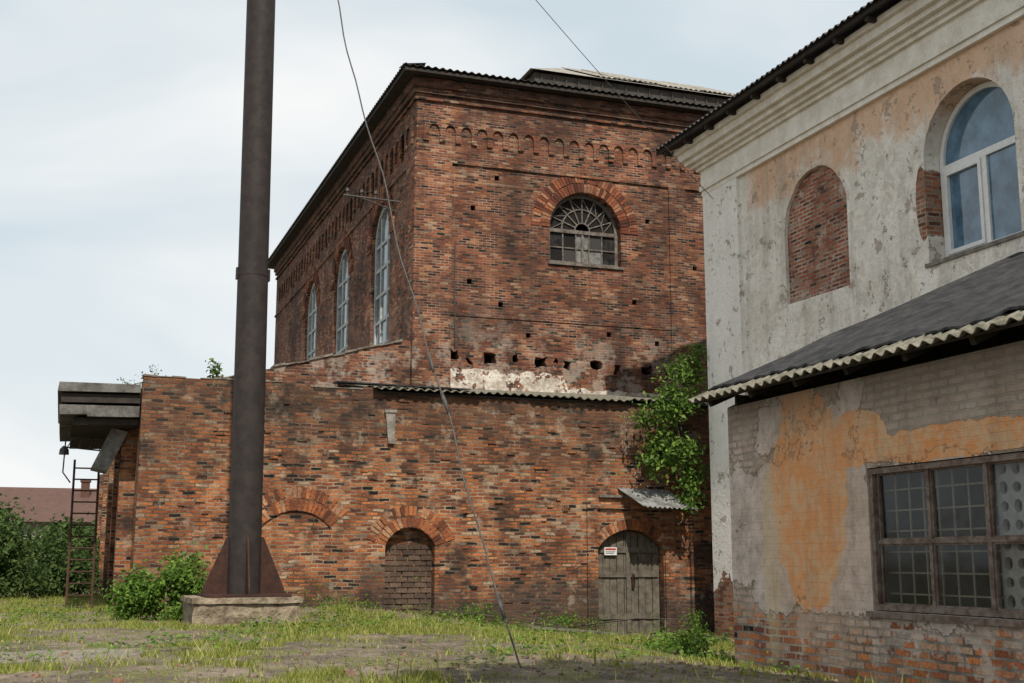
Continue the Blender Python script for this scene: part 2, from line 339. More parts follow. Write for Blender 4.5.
def panel2(m,F,outer,holes,w,depths,mi=0):
    loops=[outer]+holes; flat=[p for lp in loops for p in lp]
    tris=tessellate_polygon([[Vector((p[0],p[1],0)) for p in lp] for lp in loops])
    b=len(m.v); m.v.extend([F.P(p[0],p[1],w) for p in flat])
    for t in tris: m.f.append(tuple(b+i for i in t)); m.mi.append(mi)
    for h,d in zip(holes,depths):
        for i in range(len(h)):
            a,c=h[i],h[(i+1)%len(h)]; m.face([F.P(*a,w),F.P(*c,w),F.P(*c,w-d),F.P(*a,w-d)],mi)
def slab(m,F,outline,w0,w1,holes=(),mi=0):
    loops=[outline]+list(holes)
    flat=[p for lp in loops for p in lp]
    tris=tessellate_polygon([[Vector((p[0],p[1],0)) for p in lp] for lp in loops])
    for ww in (w0,w1):
        b=len(m.v); m.v.extend([F.P(p[0],p[1],ww) for p in flat])
        for t in tris: m.f.append(tuple(b+i for i in t)); m.mi.append(mi)
    for lp in loops:
        n=len(lp)
        for i in range(n):
            a,c=lp[i],lp[(i+1)%n]; m.face([F.P(*a,w0),F.P(*c,w0),F.P(*c,w1),F.P(*a,w1)],mi)
def arcinfo(half,rise):
    Rr=(half*half+rise*rise)/(2*rise); ang=math.asin(min(1,half/Rr)) if rise<=half else math.pi-math.asin(half/Rr)
    return Rr,ang
def archpoly(cx,half,bottom,spring,rise,n=16):
    Rr,a=arcinfo(half,rise); cz=spring+rise-Rr
    pts=[(cx-half,bottom),(cx+half,bottom)]
    for i in range(n+1):
        t=a-2*a*i/n; pts.append((cx+Rr*math.sin(t),cz+Rr*math.cos(t)))
    return pts
def rectp(u0,u1,v0,v1): return [(u0,v0),(u1,v0),(u1,v1),(u0,v1)]
def roughrect(u0,u1,v0,v1,a=.03):
    um,vm=(u0+u1)/2,(v0+v1)/2
    return [(p+U(-a,a),q+U(-a,a)) for p,q in ((u0,v0),(um,v0),(u1,v0),(u1,vm),(u1,v1),(um,v1),(u0,v1),(u0,vm))]
def ring(m,F,cx,half,spring,rise,t,w0,w1,bw=.085,gap=.16,rows=1,extra=0):
    Rr,a=arcinfo(half,rise); cz=spring+rise-Rr; a+=extra
    rt=t/rows
    for r in range(rows):
        r0=Rr+r*rt+.004; r1=Rr+(r+1)*rt-.012
        n=max(5,int(2*a*(r0+rt*.5)/bw))
        for i in range(n):
            if R()<.03: continue
            a0=-a+2*a*(i+gap/2)/n; a1=-a+2*a*(i+1-gap/2)/n; jw=U(-.012,.006)
            pr=[(r0+U(-.004,.01),a0),(r0+U(-.004,.01),a1),(r1+U(-.03,.01),a1),(r1+U(-.03,.01),a0)]
            q=[(cx+rr*math.sin(t_),cz+rr*math.cos(t_)) for rr,t_ in pr]
            m.hexa([F.P(*c,w0) for c in q]+[F.P(*c,w1+jw) for c in q])
def corr(m,p0,along,down,nrm,pitch,amp,th=.012,spw=8,sub=1,mi=0,droop=0):
    p0=Vector(p0); along=Vector(along); down=Vector(down); nrm=Vector(nrm).normalized()
    Ln=along.length; n=int(Ln/pitch*spw); b=len(m.v); dn=down.normalized()
    for lay in (0,1):
        for j in range(sub+1):
            for i in range(n+1):
                s_=i/n*Ln; h=amp*math.sin(2*math.pi*s_/pitch)
                sheet=int(s_/1.1); sh=mnoise.noise(Vector((sheet*7.3,2,1)))
                q=p0+along*(i/n)+down*(j/sub)+nrm*(h-th*lay+(droop*mnoise.noise(Vector((sheet*3.1,j*.5,1))) if droop else 0))
                if j==sub and droop: q+=dn*sh*.07
                m.v.append(tuple(q))
    W=n+1; off=W*(sub+1)
    for j in range(sub):
        for i in range(n):
            a=b+j*W+i; m.f.append((a,a+1,a+1+W,a+W)); m.mi.append(mi)
            a+=off; m.f.append((a,a+W,a+1+W,a+1)); m.mi.append(mi)
    for j in (0,sub):
        for i in range(n):
            a=b+j*W+i; m.f.append((a,a+1,a+1+off,a+off)); m.mi.append(mi)
def tube(m,pts,rad,n=8,mi=0,cap=True):
    pts=[Vector(p) for p in pts]; rings=[]
    for i,p in enumerate(pts):
        t=(pts[min(i+1,len(pts)-1)]-pts[max(i-1,0)]).normalized()
        a=t.cross(Vector((0,0,1)) if abs(t.z)<.9 else Vector((1,0,0))).normalized(); c=t.cross(a)
        r=rad[i] if isinstance(rad,(list,tuple)) else rad
        b=len(m.v)
        for k in range(n):
            th=2*math.pi*k/n; m.v.append(tuple(p+a*math.cos(th)*r+c*math.sin(th)*r))
        rings.append(b)
    for i in range(len(rings)-1):
        for k in range(n):
            m.f.append((rings[i]+k,rings[i]+(k+1)%n,rings[i+1]+(k+1)%n,rings[i+1]+k)); m.mi.append(mi)
    if cap:
        m.f.append(tuple(rings[0]+k for k in range(n))[::-1]); m.mi.append(mi)
        m.f.append(tuple(rings[-1]+k for k in range(n))); m.mi.append(mi)
def jag(u0,u1,z,step=.26,amp=.08,slope=0):
    pts=[];u=u0;h=0
    while u<u1-step*.6:
        if R()<.45: h=random.choice([0,0,-.5,-1])*amp
        zz=z+slope*(u-u0)+h
        pts+= [(u,zz),(u+step-.005,zz+U(-.01,.01))]; u+=step
    return pts

# ------------------------------------------------------------------ ground
def ss(t): t=max(0,min(1,t)); return t*t*(3-2*t)
def g(x,y):
    z=-.92-.58*ss((x-4)/7)-.75*ss((9.5-y)/7)
    dx,dy=(x-5.2)/1.9,(y-21.4)/1.3; z+=.12*math.exp(-dx*dx-dy*dy)
    if y>45 or x<-12 or x>30: return z
    z+=.04*mnoise.noise(Vector((x*.6,y*.6,3)))+.025*mnoise.noise(Vector((x*2.1,y*2.1,8)))+.018*mnoise.noise(Vector((x*5,y*5,8)))
    return z
def axis(a,b,fa,fb,st):
    r=[];v=fa
    while v<=fb: r.append(v); v+=st
    out=[];v=fa;s=st
    while v>a: s*=1.5; v-=s; out.append(v)
    out2=[];v=r[-1];s=st
    while v<b: s*=1.5; v+=s; out2.append(v)
    return out[::-1]+r+out2
xs=axis(-900,900,-3,13.5,.10); ys=axis(-900,1500,8,34,.10)
m=MB()
for y in ys:
    for x in xs: m.v.append((x,y,g(x,y)))
W=len(xs)
for j in range(len(ys)-1):
    for i in range(W-1):
        a=j*W+i; m.f.append((a,a+1,a+1+W,a+W)); m.mi.append(0)
m.obj("ground",M_ground,smooth=True,kind="structure")

# ------------------------------------------------------------------ HALL
HX,HY=7.35,27.0
hall=thing("brick_hall",(14,37,-1.5),"tall dark red brick industrial hall with arched windows and low roof","building")
fy=FY(HY); fx=FX(HX)
m=MB()
win_f=archpoly(11.67,.95,7.12,7.98,.95,20)
put=[roughrect(u,u+wd,z,z+hh,.045) for u,wd,z,hh in [(8.25,.20,4.62,.18),(8.62,.12,4.50,.12),(9.05,.30,4.56,.22),(9.74,.18,4.62,.16),(10.35,.28,4.50,.24),(10.82,.12,4.62,.1),(11.05,.2,4.50,.2),(11.78,.26,4.55,.2),(12.38,.2,4.47,.22),(13.12,.30,4.50,.18),(13.75,.2,4.42,.2)]]
put+=[rectp(u,u+.12,z,z+.12) for u,z in [(8.62,6.4),(9.3,9.0),(13.3,8.3),(12.9,6.2),(9.4,5.9),(13.5,5.2),(14.6,7.2),(10.1,5.2),(12.2,5.35),(8.7,8.2)]]
panel2(m,fy,rectp(HX,22,-1.6,11.35),[win_f]+put,0,[.42]*(1+len(put)))
for p in put: m.face([fy.P(*q,-.42) for q in p],1)
wl=[(30.4,1.0),(35.2,1.05),(40.0,1.05)]
holes=[archpoly(c,h_,5.35,8.1,1.05,16) for c,h_ in wl]
slits=[]
for c in (28.3,29.4,30.4,31.4,32.8,34.1,35.2,36.3,37.6,38.9,40.0,41.1,42.5,43.6,44.7): slits.append(rectp(c-.13,c+.13,9.65,10.3))
panel2(m,fx,rectp(27,47.5,-1.6,11.35),holes+slits,0,[.4]*3+[.5]*len(slits))
for p in slits: m.face([fx.P(*q,-.5) for q in p],1)
m.face([(22,27,-1.6),(22,47.5,-1.6),(22,47.5,11.35),(22,27,11.35)]); m.face([(7.35,47.5,-1.6),(22,47.5,-1.6),(22,47.5,11.35),(7.35,47.5,11.35)])
fbox(m,fy,HX-.05,8.22,3.3,9.3,.0,.05); fbox(m,fx,27.02,27.75,3.3,9.3,.0,.05)
fbox(m,fy,13.95,14.42,3.3,9.3,0,.045)
fbox(m,fy,8.225,13.945,5.62,5.68,0,.02)
fbox(m,fy,HX-.055,22,9.3,9.37,0,.05)
fbox(m,fx,27.0,47.5,9.3,9.37,0.001,.049)
for k,(z0,z1,pr) in enumerate([(10.80,10.87,.06),(10.97,11.1,.08),(11.1,11.33,.13)]):
    fbox(m,fy,HX-pr,22,z0,z1-.002,0,pr); fbox(m,fx,27.0,47.5,z0+.001,z1-.003,.001,pr-.001)
def frieze(F,u0,u1,pitch,w):
    n=int((u1-u0)/pitch); pts=[(u0,10.445)]
    for i in range(n):
        a=u0+i*pitch; lw=.14; c=a+lw+(pitch-lw)/2; r=(pitch-lw)/2
        pts+=[(a,9.80),(a+lw,9.80)]
        for q in range(0,9):
            t=math.pi*(1-q/8); pts.append((c+r*math.cos(t)*.999,10.08+r*1.2*math.sin(t)))
    pts+=[(u0+n*pitch,9.80),(u0+n*pitch+.14,9.80),(u0+n*pitch+.14,10.445)]
    slab(m,F,pts,0.0,w)
frieze(fy,7.5,15.5,.40,.05); frieze(fx,27.3,46.8,.52,.05)
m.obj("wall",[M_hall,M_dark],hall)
m=MB(); ring(m,fy,11.67,.95,7.98,.95,.50,-.02,.022,rows=2)
m.obj("window_arch",M_archH,hall)
for c,h_ in wl:
    m=MB(); ring(m,fx,c,h_,8.1,1.05,.46,-.02,.04,rows=1,gap=.3); m.obj("window_arch",M_archH,hall)
def fanwin(F,cx,hw,bottom,spring,rise,w,parent):
    fr=MB(); op=archpoly(cx,hw-.005,bottom+.005,spring,rise-.005,20); inn=archpoly(cx,hw-.085,bottom+.085,spring,rise-.085,20)
    slab(fr,F,op,w-.06,w+.03,[inn])
    fbox(fr,F,cx-hw+.08,cx+hw-.08,spring-.06,spring+.03,w-.05,w+.035)
    Rr=hw-.06
    for i in range(1,8):
        t=math.pi*i/8; fbeam(fr,F,(cx+.2*math.cos(t),spring+.03+.2*math.sin(t)),(cx+Rr*math.cos(t),spring+Rr*math.sin(t)),.03,w-.03,w+.01)
    for rr in (.2,.55):
        pts=[(cx+rr*math.cos(math.pi*i/14),spring+.03+rr*math.sin(math.pi*i/14)) for i in range(15)]
        for a,b in zip(pts,pts[1:]): fbeam(fr,F,a,b,.03,w-.028,w+.012)
    for i in range(8):
        t0=math.pi*i/8; t1=math.pi*(i+1)/8
        fbeam(fr,F,(cx+.55*math.cos(t0),spring+.55*math.sin(t0)),(cx+Rr*math.cos(t1),spring+Rr*math.sin(t1)),.018,w-.026,w+.006)
    n=5
    for i in range(1,n):
        uu=cx-hw+.08+(2*hw-.16)*i/n; fbox(fr,F,uu-.015,uu+.015,bottom+.08,spring-.055,w-.03,w+.012)
    fbox(fr,F,cx-.03,cx+.03,bottom+.08,spring-.055,w-.031,w+.02)
    zc=(bottom+spring)/2; fbox(fr,F,cx-hw+.08,cx+hw-.08,zc-.015,zc+.015,w-.029,w+.011)
    fr.obj("window_frame",M_fanwood,parent)
    gl=MB(); W_=(2*hw-.16)/n
    for i in range(n):
        for j,(a,b) in enumerate(((bottom+.09,zc-.02),(zc+.02,spring-.06))):
            u0=cx-hw+.085+W_*i; gl.face([F.P(u0+.01,a,w-.02),F.P(u0+W_-.02,a,w-.02),F.P(u0+W_-.02,b,w-.02),F.P(u0+.01,b,w-.02)],0 if (i*3+j*2)%5 else 1)
    for i in range(8):
        t0,t1=math.pi*i/8+.03,math.pi*(i+1)/8-.03
        gl.face([F.P(cx+r_*math.cos(t),spring+.03+r_*math.sin(t),w-.021) for r_,t in ((.2,t0),(Rr-.02,t0),(Rr-.01,(t0+t1)/2),(Rr-.02,t1),(.2,t1))],1)
    gl.obj("window_pane",[M_fg,M_dark],parent)
    b=MB(); b.face([F.P(*p,w-.3) for p in archpoly(cx,hw,bottom,spring,rise)]); b.obj("dark_interior",M_dark,parent)
    s_=MB(); fbox(s_,F,cx-hw-.05,cx+hw+.05,bottom-.07,bottom-.004,-.2,.05); s_.obj("window_sill",M_fanwood,parent)
fanwin(fy,11.67,.95,7.12,7.98,.95,-.22,hall)
for idx,(c,h_) in enumerate(wl):
    F=fx; w_=-.12; fr=MB(); op=archpoly(c,h_-.01,5.36,8.1,1.04,16); inn=archpoly(c,h_-.13,5.47,8.1,.92,16)
    slab(fr,F,op,w_-.06,w_+.03,[inn])
    for q in (-.35,.35): fbox(fr,F,c+q-.055,c+q+.055,5.4,8.85,w_-.05,w_+.02)
    for zz in (6.1,6.8,7.5,8.15): fbox(fr,F,c-h_+.1,c+h_-.1,zz-.04,zz+.04,w_-.045,w_+.018)
    fr.obj("window_frame",M_palewood,hall)
    gl=MB(); gl.face([F.P(*p,w_-.02) for p in archpoly(c,h_-.1,5.44,8.1,.96,16)]); gl.obj("window_pane",M_glassp,hall)
m=MB(); x0,x1,y0,y1,ze=6.95,22.5,26.62,48.0,11.42
m.box(x0,x1,y0,y1,ze-.07,ze,1)
rz=ze+.04; rx0,rx1=13.5,16.5; ry0,ry1=33.2,41.5; rt=rz+6.6*.17
c0=[(x0,y0,rz-.03),(x1,y0,rz-.03),(x1,y1,rz-.03),(x0,y1,rz-.03)]; c1=[(rx0,ry0,rt),(rx1,ry0,rt),(rx1,ry1,rt),(rx0,ry1,rt)]
for i in range(4): m.face([c0[i],c0[(i+1)%4],c1[(i+1)%4],c1[i]])
m.face(c1)
corr(m,(x0-.04,y0+.5,rz+.11),(x1-x0+.1,0,0),(0,-.55,-.09),(0,0,1),.18,.022,sub=1,mi=2)
corr(m,(x0+.5,y0-.02,rz+.11),(0,y1-y0,0),(-.55,0,-.09),(0,0,1),.18,.022,sub=1,mi=2)
roof=m.obj("roof",[M_rooff,M_roofdark,M_edge],hall)
m=MB(); m.box(12.75,21.2,33.1,38.8,12.2,14.3,1); m.box(12.6,21.4,32.9,39.0,13.75,14.50,0)
for i in range(22): m.box(12.8+.4*i,12.84+.4*i,32.86,32.898,13.76,14.48,0)
e=[(12.4,32.72,14.53),(21.6,32.72,14.53),(21.6,39.1,14.53),(12.4,39.1,14.53)]; r_=[(14.6,35.9,16.08),(20.0,35.9,16.08)]
m.face([e[0],e[1],r_[1],r_[0]],2); m.face([e[2],e[3],r_[0],r_[1]],2); m.face([e[3],e[0],r_[0]],2); m.face([e[1],e[2],r_[1]],2)
for (a,b,dz) in ((14.7,15.9,.0),(15.4,16.9,.03),(17.0,18.4,.0),(18.4,19.9,.02)):
    corr(m,(a,35.88,16.11+dz),(b-a,0,0),(0 ,-2.9,-1.40),(0,-.44,.9),.18,.02,sub=1,mi=2)
m.obj("roof_lantern",[M_lant,M_dark,M_rooff],hall)
m=MB(); pts=[(8.05,3.8),(13.9,3.7)]+[(13.9-.13*i,(4.02 if 13.9-.13*i>11.1 else 4.36)+U(-.07,.05)) for i in range(0,45)]
slab(m,fy,pts,0,.018); m.obj("plaster_band",M_limeband,hall)
m=MB()
tube(m,[(7.3,28.3,8.62),(5.9,28.3,8.66)],.025,6); tube(m,[(7.3,28.3,8.35),(6.3,28.3,8.64)],.018,6)
for xx in (6.0,6.35,6.7): tube(m,[(xx,28.3,8.66),(xx,28.3,8.74),(xx,28.3,8.76),(xx,28.3,8.84)],[.02,.02,.05,.035],8)
m.obj("insulator_bracket",M_wire,hall)
m=MB(); tube(m,[(8.31,26.95,7.4),(8.30,26.95,6.2),(8.33,26.95,4.9)],.014,6); m.obj("wall_conduit",M_wire,hall)

# ------------------------------------------------------------------ ANNEX
AY=23.6; ax0,ax1=1.25,13.25
annex=thing("brick_annex",(7,24,-1.4),"low weathered orange brick annex with bricked-up arches and grey door","building")
fa=FY(AY); fs=FX(ax0)
m=MB()
top=jag(ax0,5.7,3.36,amp=.06)+[(5.72,3.28),(ax1,3.24)]
outer=[(ax1,-1.9),(ax0,-1.9)]+top
DH=.75; DC=11.15
a1=archpoly(4.17,.65,-1.0,.62,.30,10); a2=archpoly(6.41,.50,-1.3,.27,.36,10); dr=archpoly(DC,DH,-1.60,.24,.38,12)
panel2(m,fa,outer,[a1,a2,dr],0,[.03,.22,.30])
m.face([fa.P(*p,-.03) for p in a1]); m.face([fa.P(*p,-.22) for p in a2])
for a,b in zip(top,top[1:]): m.face([fa.P(*a,0),fa.P(*b,0),fa.P(*b,-.4),fa.P(*a,-.4)])
m.face([(ax0,AY+.4,3.0),(5.72,AY+.4,3.0),(5.72,AY+.4,3.3),(ax0,AY+.4,3.3)])
sh_=[rectp(25.4,26.6,-1.0,1.4),rectp(28.2,29.6,-.2,1.5),rectp(32,33.4,-.2,1.5)]
panel2(m,fs,rectp(AY,46,-1.9,3.2),sh_,0,[.3]*3)
for h_ in sh_: m.face([fs.P(*p,-.3) for p in h_],1)
for yb in (24.6,27.4,30.6,34.6,38.6): m.box(ax0-.28,ax0-.001,yb,yb+.45,-1.7,2.5)
m.face([(ax1,AY,-1.9),(ax1,27,-1.9),(ax1,27,3.9),(ax1,AY,3.24)])
fbox(m,fa,10.15,10.38,-1.6,1.05,0,.05); fbox(m,fa,11.92,12.15,-1.6,1.05,0,.05)
fbox(m,fa,10.15,12.15,1.052,1.13,0,.07)
fbox(m,fa,ax0,ax0+.5,-1.6,3.0,0,.04)
fbox(m,fa,12.5,13.1,-1.6,3.1,0,.09)
random.seed(21)
for _ in range(150):
    u=U(1.9,12.3); v=round(U(-.9,3.1)/.070)*.070
    if abs(u-DC)<1.05 and v<1.1: continue
    if abs(u-6.41)<1.0 and v<1.2: continue
    if abs(u-4.17)<1.1 and v<1.3: continue
    fbox(m,fa,u,u+U(.1,.21),v+.005,v+.062,0,U(.012,.032))
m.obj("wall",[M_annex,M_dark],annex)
random.seed(77)
m=MB(); pt=[]; u=1.25
while u<7.26:
    zz=3.40+.262*(u-1.25)+random.choice([0,0,.015,-.02]); pt+=[(u,zz),(min(u+.26,7.28),zz+.068)]; u+=.265
slab(m,FY(27.02),[(7.28,2.6),(1.25,2.6)]+pt,-.36,0); m.obj("raking_parapet",M_hall,annex)
m=MB()
for i in range(0,len(pt)-1,2):
    (a,za),(b,zb)=pt[i],pt[i+1]
    if R()<.12: continue
    h0=U(.03,.055); m.hexa([(a,26.98,za+.003),(b,26.98,zb+.003),(b,27.42,zb+.003),(a,27.42,za+.003),(a,26.98,za+h0),(b,26.98,zb+h0),(b,27.42,zb+h0),(a,27.42,za+h0)])
m.obj("coping",M_cope,annex)
m=MB()
for i in range(0,len(top)-3,2):
    (a,za),(b,zb)=top[i],top[i+1]
    if R()<.2: continue
    h0=U(.015,.04); m.hexa([(a,AY-.015,za+.003),(b,AY-.015,zb+.003),(b,AY+.4,zb+.003),(a,AY+.4,za+.003),(a,AY-.015,za+h0),(b,AY-.015,zb+h0),(b,AY+.4,zb+h0),(a,AY+.4,za+h0)])
m.obj("coping",M_cope,annex)
m=MB(); ring(m,fa,4.17,.65,.62,.30,.48,-.02,.010,rows=2,gap=.22); m.obj("brick_arch",M_archA,annex)
m=MB(); ring(m,fa,6.41,.50,.27,.36,.44,-.02,.014,rows=2,gap=.22); m.obj("brick_arch",M_archA,annex)
m=MB(); ring(m,fa,DC,DH,.24,.38,.24,-.02,.014,rows=1); m.obj("brick_arch",M_archA,annex)
m=MB()
for j in range(13):
    for i in range(5):
        u0=5.93+i*.25-(.12 if j%2 else 0); u1=min(u0+.225,6.9); u0=max(5.92,u0)
        if u1-u0>.05: fbox(m,fa,u0,u1,-1.05+j*.105,-1.05+j*.105+.088,-.22,-.19+U(-.015,.015))
m.obj("niche_brickwork",M_infill,annex)
m=MB()
m.face([(ax0+.01,AY+.4,3.1),(5.74,AY+.4,3.1),(5.74,27.4,3.15),(ax0+.01,27.4,3.15)])
m.hexa([(5.74,AY-.05,3.245),(13.3,AY-.05,3.245),(13.3,27,3.82),(5.74,27,3.82),(5.74,AY-.05,3.28),(13.3,AY-.05,3.28),(13.3,27,3.86),(5.74,27,3.86)],1)
corr(m,(5.6,27.0,3.90),(7.7,0,0),(0,-3.58,-.57),(0,0,1),.18,.022,sub=4,droop=.03,mi=0)
m.hexa([(1.2,27.4,3.15),(7.34,27.4,4.8),(7.34,46,4.8),(1.2,46,3.15),(1.2,27.4,3.22),(7.34,27.4,4.87),(7.34,46,4.87),(1.2,46,3.22)])
m.obj("roof",[M_corr,M_roofdark],annex)
m=MB()
m.hexa([(4.9,AY-.04,3.42),(7.6,AY-.07,3.385),(7.6,AY+.5,3.46),(4.9,AY+.5,3.46),(4.9,AY-.04,3.445),(7.6,AY-.07,3.41),(7.6,AY+.5,3.49),(4.9,AY+.5,3.49)])
m.obj("roof_edge_strip",M_felt,annex)
m=MB()
slab(m,FY(23.62),[(-.22,3.02),(1.22,3.05),(1.22,3.2),(-.2,3.19)],-5.8,0)
slab(m,FY(23.70),[(-.14,2.83),(1.22,2.86),(1.22,3.015),(-.16,2.99)],-5.7,0,mi=1)
slab(m,FY(23.66),[(-.16,2.60),(.3,2.62),(.32,2.58),(1.22,2.60),(1.22,2.80),(-.18,2.78)],-5.6,0)
slab(m,FY(23.8),[(.05,2.44),(1.22,2.46),(1.22,2.575),(.08,2.57)],-5.4,0,mi=1)
m.obj("concrete_canopy",[M_slab,M_roofdark],annex)
door=MB(); cx=DC; hw=DH-.02
n=9
for i in range(n):
    u0=cx-hw+2*hw*i/n; u1=u0+2*hw/n-.012
    Rr,aa=arcinfo(DH,.38); cz=.24+.38-Rr
    t0=cz+math.sqrt(Rr*Rr-(u0-cx)**2)-.02; t1=cz+math.sqrt(Rr*Rr-(u1-cx)**2)-.02
    P=fa.P; wj=-.18+U(-.008,.008)
    door.hexa([P(u0,-1.50,-.23),P(u1,-1.50,-.23),P(u1,-1.50,wj),P(u0,-1.50,wj),P(u0,t0,-.23),P(u1,t1,-.23),P(u1,t1,wj),P(u0,t0,wj)])
for (a,b) in ((10.45,11.10),(11.19,11.85)):
    for zz in (-1.2,-.35,.15): fbox(door,fa,a,b,zz,zz+.11,-.165,-.145)
fbox(door,fa,11.10,11.19,-1.47,.55,-.165,-.135)
do=door.obj("door",M_doorw,annex,label="grey plank double door with arched top")
m=MB(); tube(m,[(11.26,AY+.15,-.5),(11.26,AY+.07,-.5),(11.26,AY+.07,-.34),(11.26,AY+.15,-.34)],.012,6); fbox(m,fa,11.23,11.29,-.56,-.28,-.14,-.125)
m.obj("handle",M_rust,do)
m=MB(); fbox(m,fa,10.60,10.88,.10,.26,-.15,-.12,0); fbox(m,fa,10.62,10.86,.20,.24,-.12,-.118,1); fbox(m,fa,10.63,10.84,.16,.175,-.12,-.118,2); fbox(m,fa,10.63,10.81,.13,.143,-.12,-.118,2)
m.obj("door_sign",[M_signw,M_signr,M_dark],do,label="small white notice board with red lines")
m=MB(); corr(m,(10.85,AY+.02,1.50),(1.2,0,-.04),(.24,-.80,-.42),(0,.3,1),.11,.018,sub=2,droop=.01); m.obj("tin_canopy",M_tin,annex)
m=MB(); fbox(m,fa,10.42,12.3,1.28,1.33,.02,.08); m.obj("canopy_beam",M_oldwood,annex)
m=MB(); P=fa.P; q=[(5.86,2.86),(6.06,2.86),(6.04,2.25),(5.92,2.25)]; m.hexa([P(*c,.0) for c in q]+[P(*c,.07) for c in q]); fbox(m,fa,5.84,6.08,2.86,2.91,0,.09); m.obj("vent_chute",M_conc,annex)

# ------------------------------------------------------------------ PLASTERED BUILDING
TX=12.5; TY=22.4
tall=thing("plastered_building",(16,12,-1.6),"two-storey peeling cream plastered building with moulded cornice and arched window","building")
ft=FX(TX)
m=MB()
wo=archpoly(14.42,1.0,4.55,6.18,1.0,20); nc0=archpoly(18.48,.98,4.68,6.05,1.0,26)
nc=[(p[0]+.05*mnoise.noise(Vector((p[0]*3,p[1]*3,1))),p[1]+.05*mnoise.noise(Vector((p[0]*3,p[1]*3,9)))) for p in nc0]
panel2(m,ft,rectp(-3,TY,-1.9,8.7),[wo,nc],0,[.36,.07])
m.face([(TX,TY,-1.9),(22,TY,-1.9),(22,TY,8.7),(TX,TY,8.7)]); m.face([(22,-3,-1.9),(22,TY,-1.9),(22,TY,8.7),(22,-3,8.7)]); m.face([(TX,-3,-1.9),(22,-3,-1.9),(22,-3,8.7),(TX,-3,8.7)])
fbox(m,ft,21.05,TY+.06,-1.9,7.64,0,.07)
m.obj("wall",[M_tall],tall)
def mat_nb():
    k=N("niche_brick"); c,h,_,_=brick_layer(k,[(0,(.12,.045,.03)),(.35,(.38,.10,.05)),(.7,(.54,.17,.085)),(1,(.42,.28,.21))],(.50,.42,.34),mort=.015,dark=.2,hole=.01,hf=.009)
    c=k.mix(k.ramp(k.noise(2.6,5,.78,off=6),[(.55,0.),(.62,.6)]),c,(.55,.49,.41)); k.col(c); k.bump(h,.03); return k.m
m=MB(); m.face([ft.P(*p,-.07) for p in nc]); m.obj("bricked_niche",mat_nb(),tall)
m=MB()
for z0,z1,pr in [(7.64,7.74,.08),(7.74,7.84,.12),(7.84,8.18,.09),(8.18,8.26,.16),(8.26,8.34,.24),(8.34,8.44,.34),(8.44,8.60,.44),(8.60,8.70,.52)]:
    m.box(TX-pr,TX+1.0,-3,TY+pr,z0,z1-.002)
    m.box(TX+1.001,21,TY-.5,TY+pr-.001,z0,z1-.003)
m.obj("cornice",M_cream,tall)
m=MB(); m.hexa([(11.75,-3,8.70),(17.5,-3,11.2),(17.5,23.25,11.2),(11.75,23.25,8.70),(11.75,-3,8.79),(17.5,-3,11.29),(17.5,23.25,11.29),(11.75,23.25,8.79)],1)
m.hexa([(17.5,-3,11.2),(23,-3,8.8),(23,23.25,8.8),(17.5,23.25,11.2),(17.5,-3,11.29),(23,-3,8.89),(23,23.25,8.89),(17.5,23.25,11.29)],1)
corr(m,(12.5,23.3,9.14),(0,-26.3,0),(-.82,0,-.34),(0,0,1),.18,.026,sub=1,mi=2)
for k in range(30): m.box(11.8,12.02,22.9-k*.9,22.98-k*.9,8.62,8.70,1)
m.obj("roof",[M_rooff,M_roofdark,M_edge],tall)
F=ft; w_=-.33
m=MB(); op=archpoly(14.42,.985,4.6,6.18,.985,24); inn=archpoly(14.42,.90,4.69,6.18,.90,24)
slab(m,F,op,w_-.06,w_+.03,[inn])
fbox(m,F,13.52,15.32,6.03,6.14,w_-.05,w_+.025); fbox(m,F,14.38,14.48,4.66,6.03,w_-.05,w_+.024)
slab(m,F,rectp(14.485,15.315,4.695,6.025),w_-.04,w_+.045,[rectp(14.55,15.25,4.76,5.96)])
m.obj("window_frame",M_white,tall)
m=MB(); m.face([F.P(*p,w_-.015) for p in archpoly(14.42,.91,4.68,6.18,.91,24)]); m.obj("window_pane",M_glassb,tall)
m=MB(); fbox(m,F,13.36,15.5,4.50,4.56,-.36,.03); m.obj("window_sill",M_conc,tall)

# ------------------------------------------------------------------ SHED
SX=7.68; SY=13.4
shed=thing("brick_shed",(9.5,9,-1.6),"low brick shed with patchy orange plaster and corrugated lean-to roof","building")
fw=FX(SX)
m=MB(); wn=rectp(7.3,10.63,-.50,.92)
panel2(m,fw,rectp(3,SY,-2.0,1.86),[wn],0,[.14])
m.face([(SX,SY,-2),(TX,SY,-2),(TX,SY,4.0),(SX,SY,1.86)]); m.face([(SX,3,-2),(TX,3,-2),(TX,3,4.0),(SX,3,1.86)])
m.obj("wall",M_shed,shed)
m=MB()
m.box(SX+1.6,SX+1.65,3.1,SY-.1,-1.9,2.4); m.box(SX+.02,SX+1.6,SY-.2,SY-.15,-1.9,2.0); m.face([(SX+.02,3.1,-1.6),(SX+1.6,3.1,-1.6),(SX+1.6,SY-.2,-1.6),(SX+.02,SY-.2,-1.6)]); m.obj("shed_interior",M_inside,shed)
s=Vector((5.2,0,2.27)); sn=Vector((-2.27,0,5.2)).normalized(); sd=s.normalized()
e0=Vector((7.28,13.66,1.955))
m=MB(); corr(m,e0+sd*5.7,(0,-10.8,0),-sd*5.72,sn,.18,.024,th=.010,sub=6,droop=.016)
roofs=m.obj("roof",M_corr,shed,smooth=False)
m=MB()
n=90; b=len(m.v)
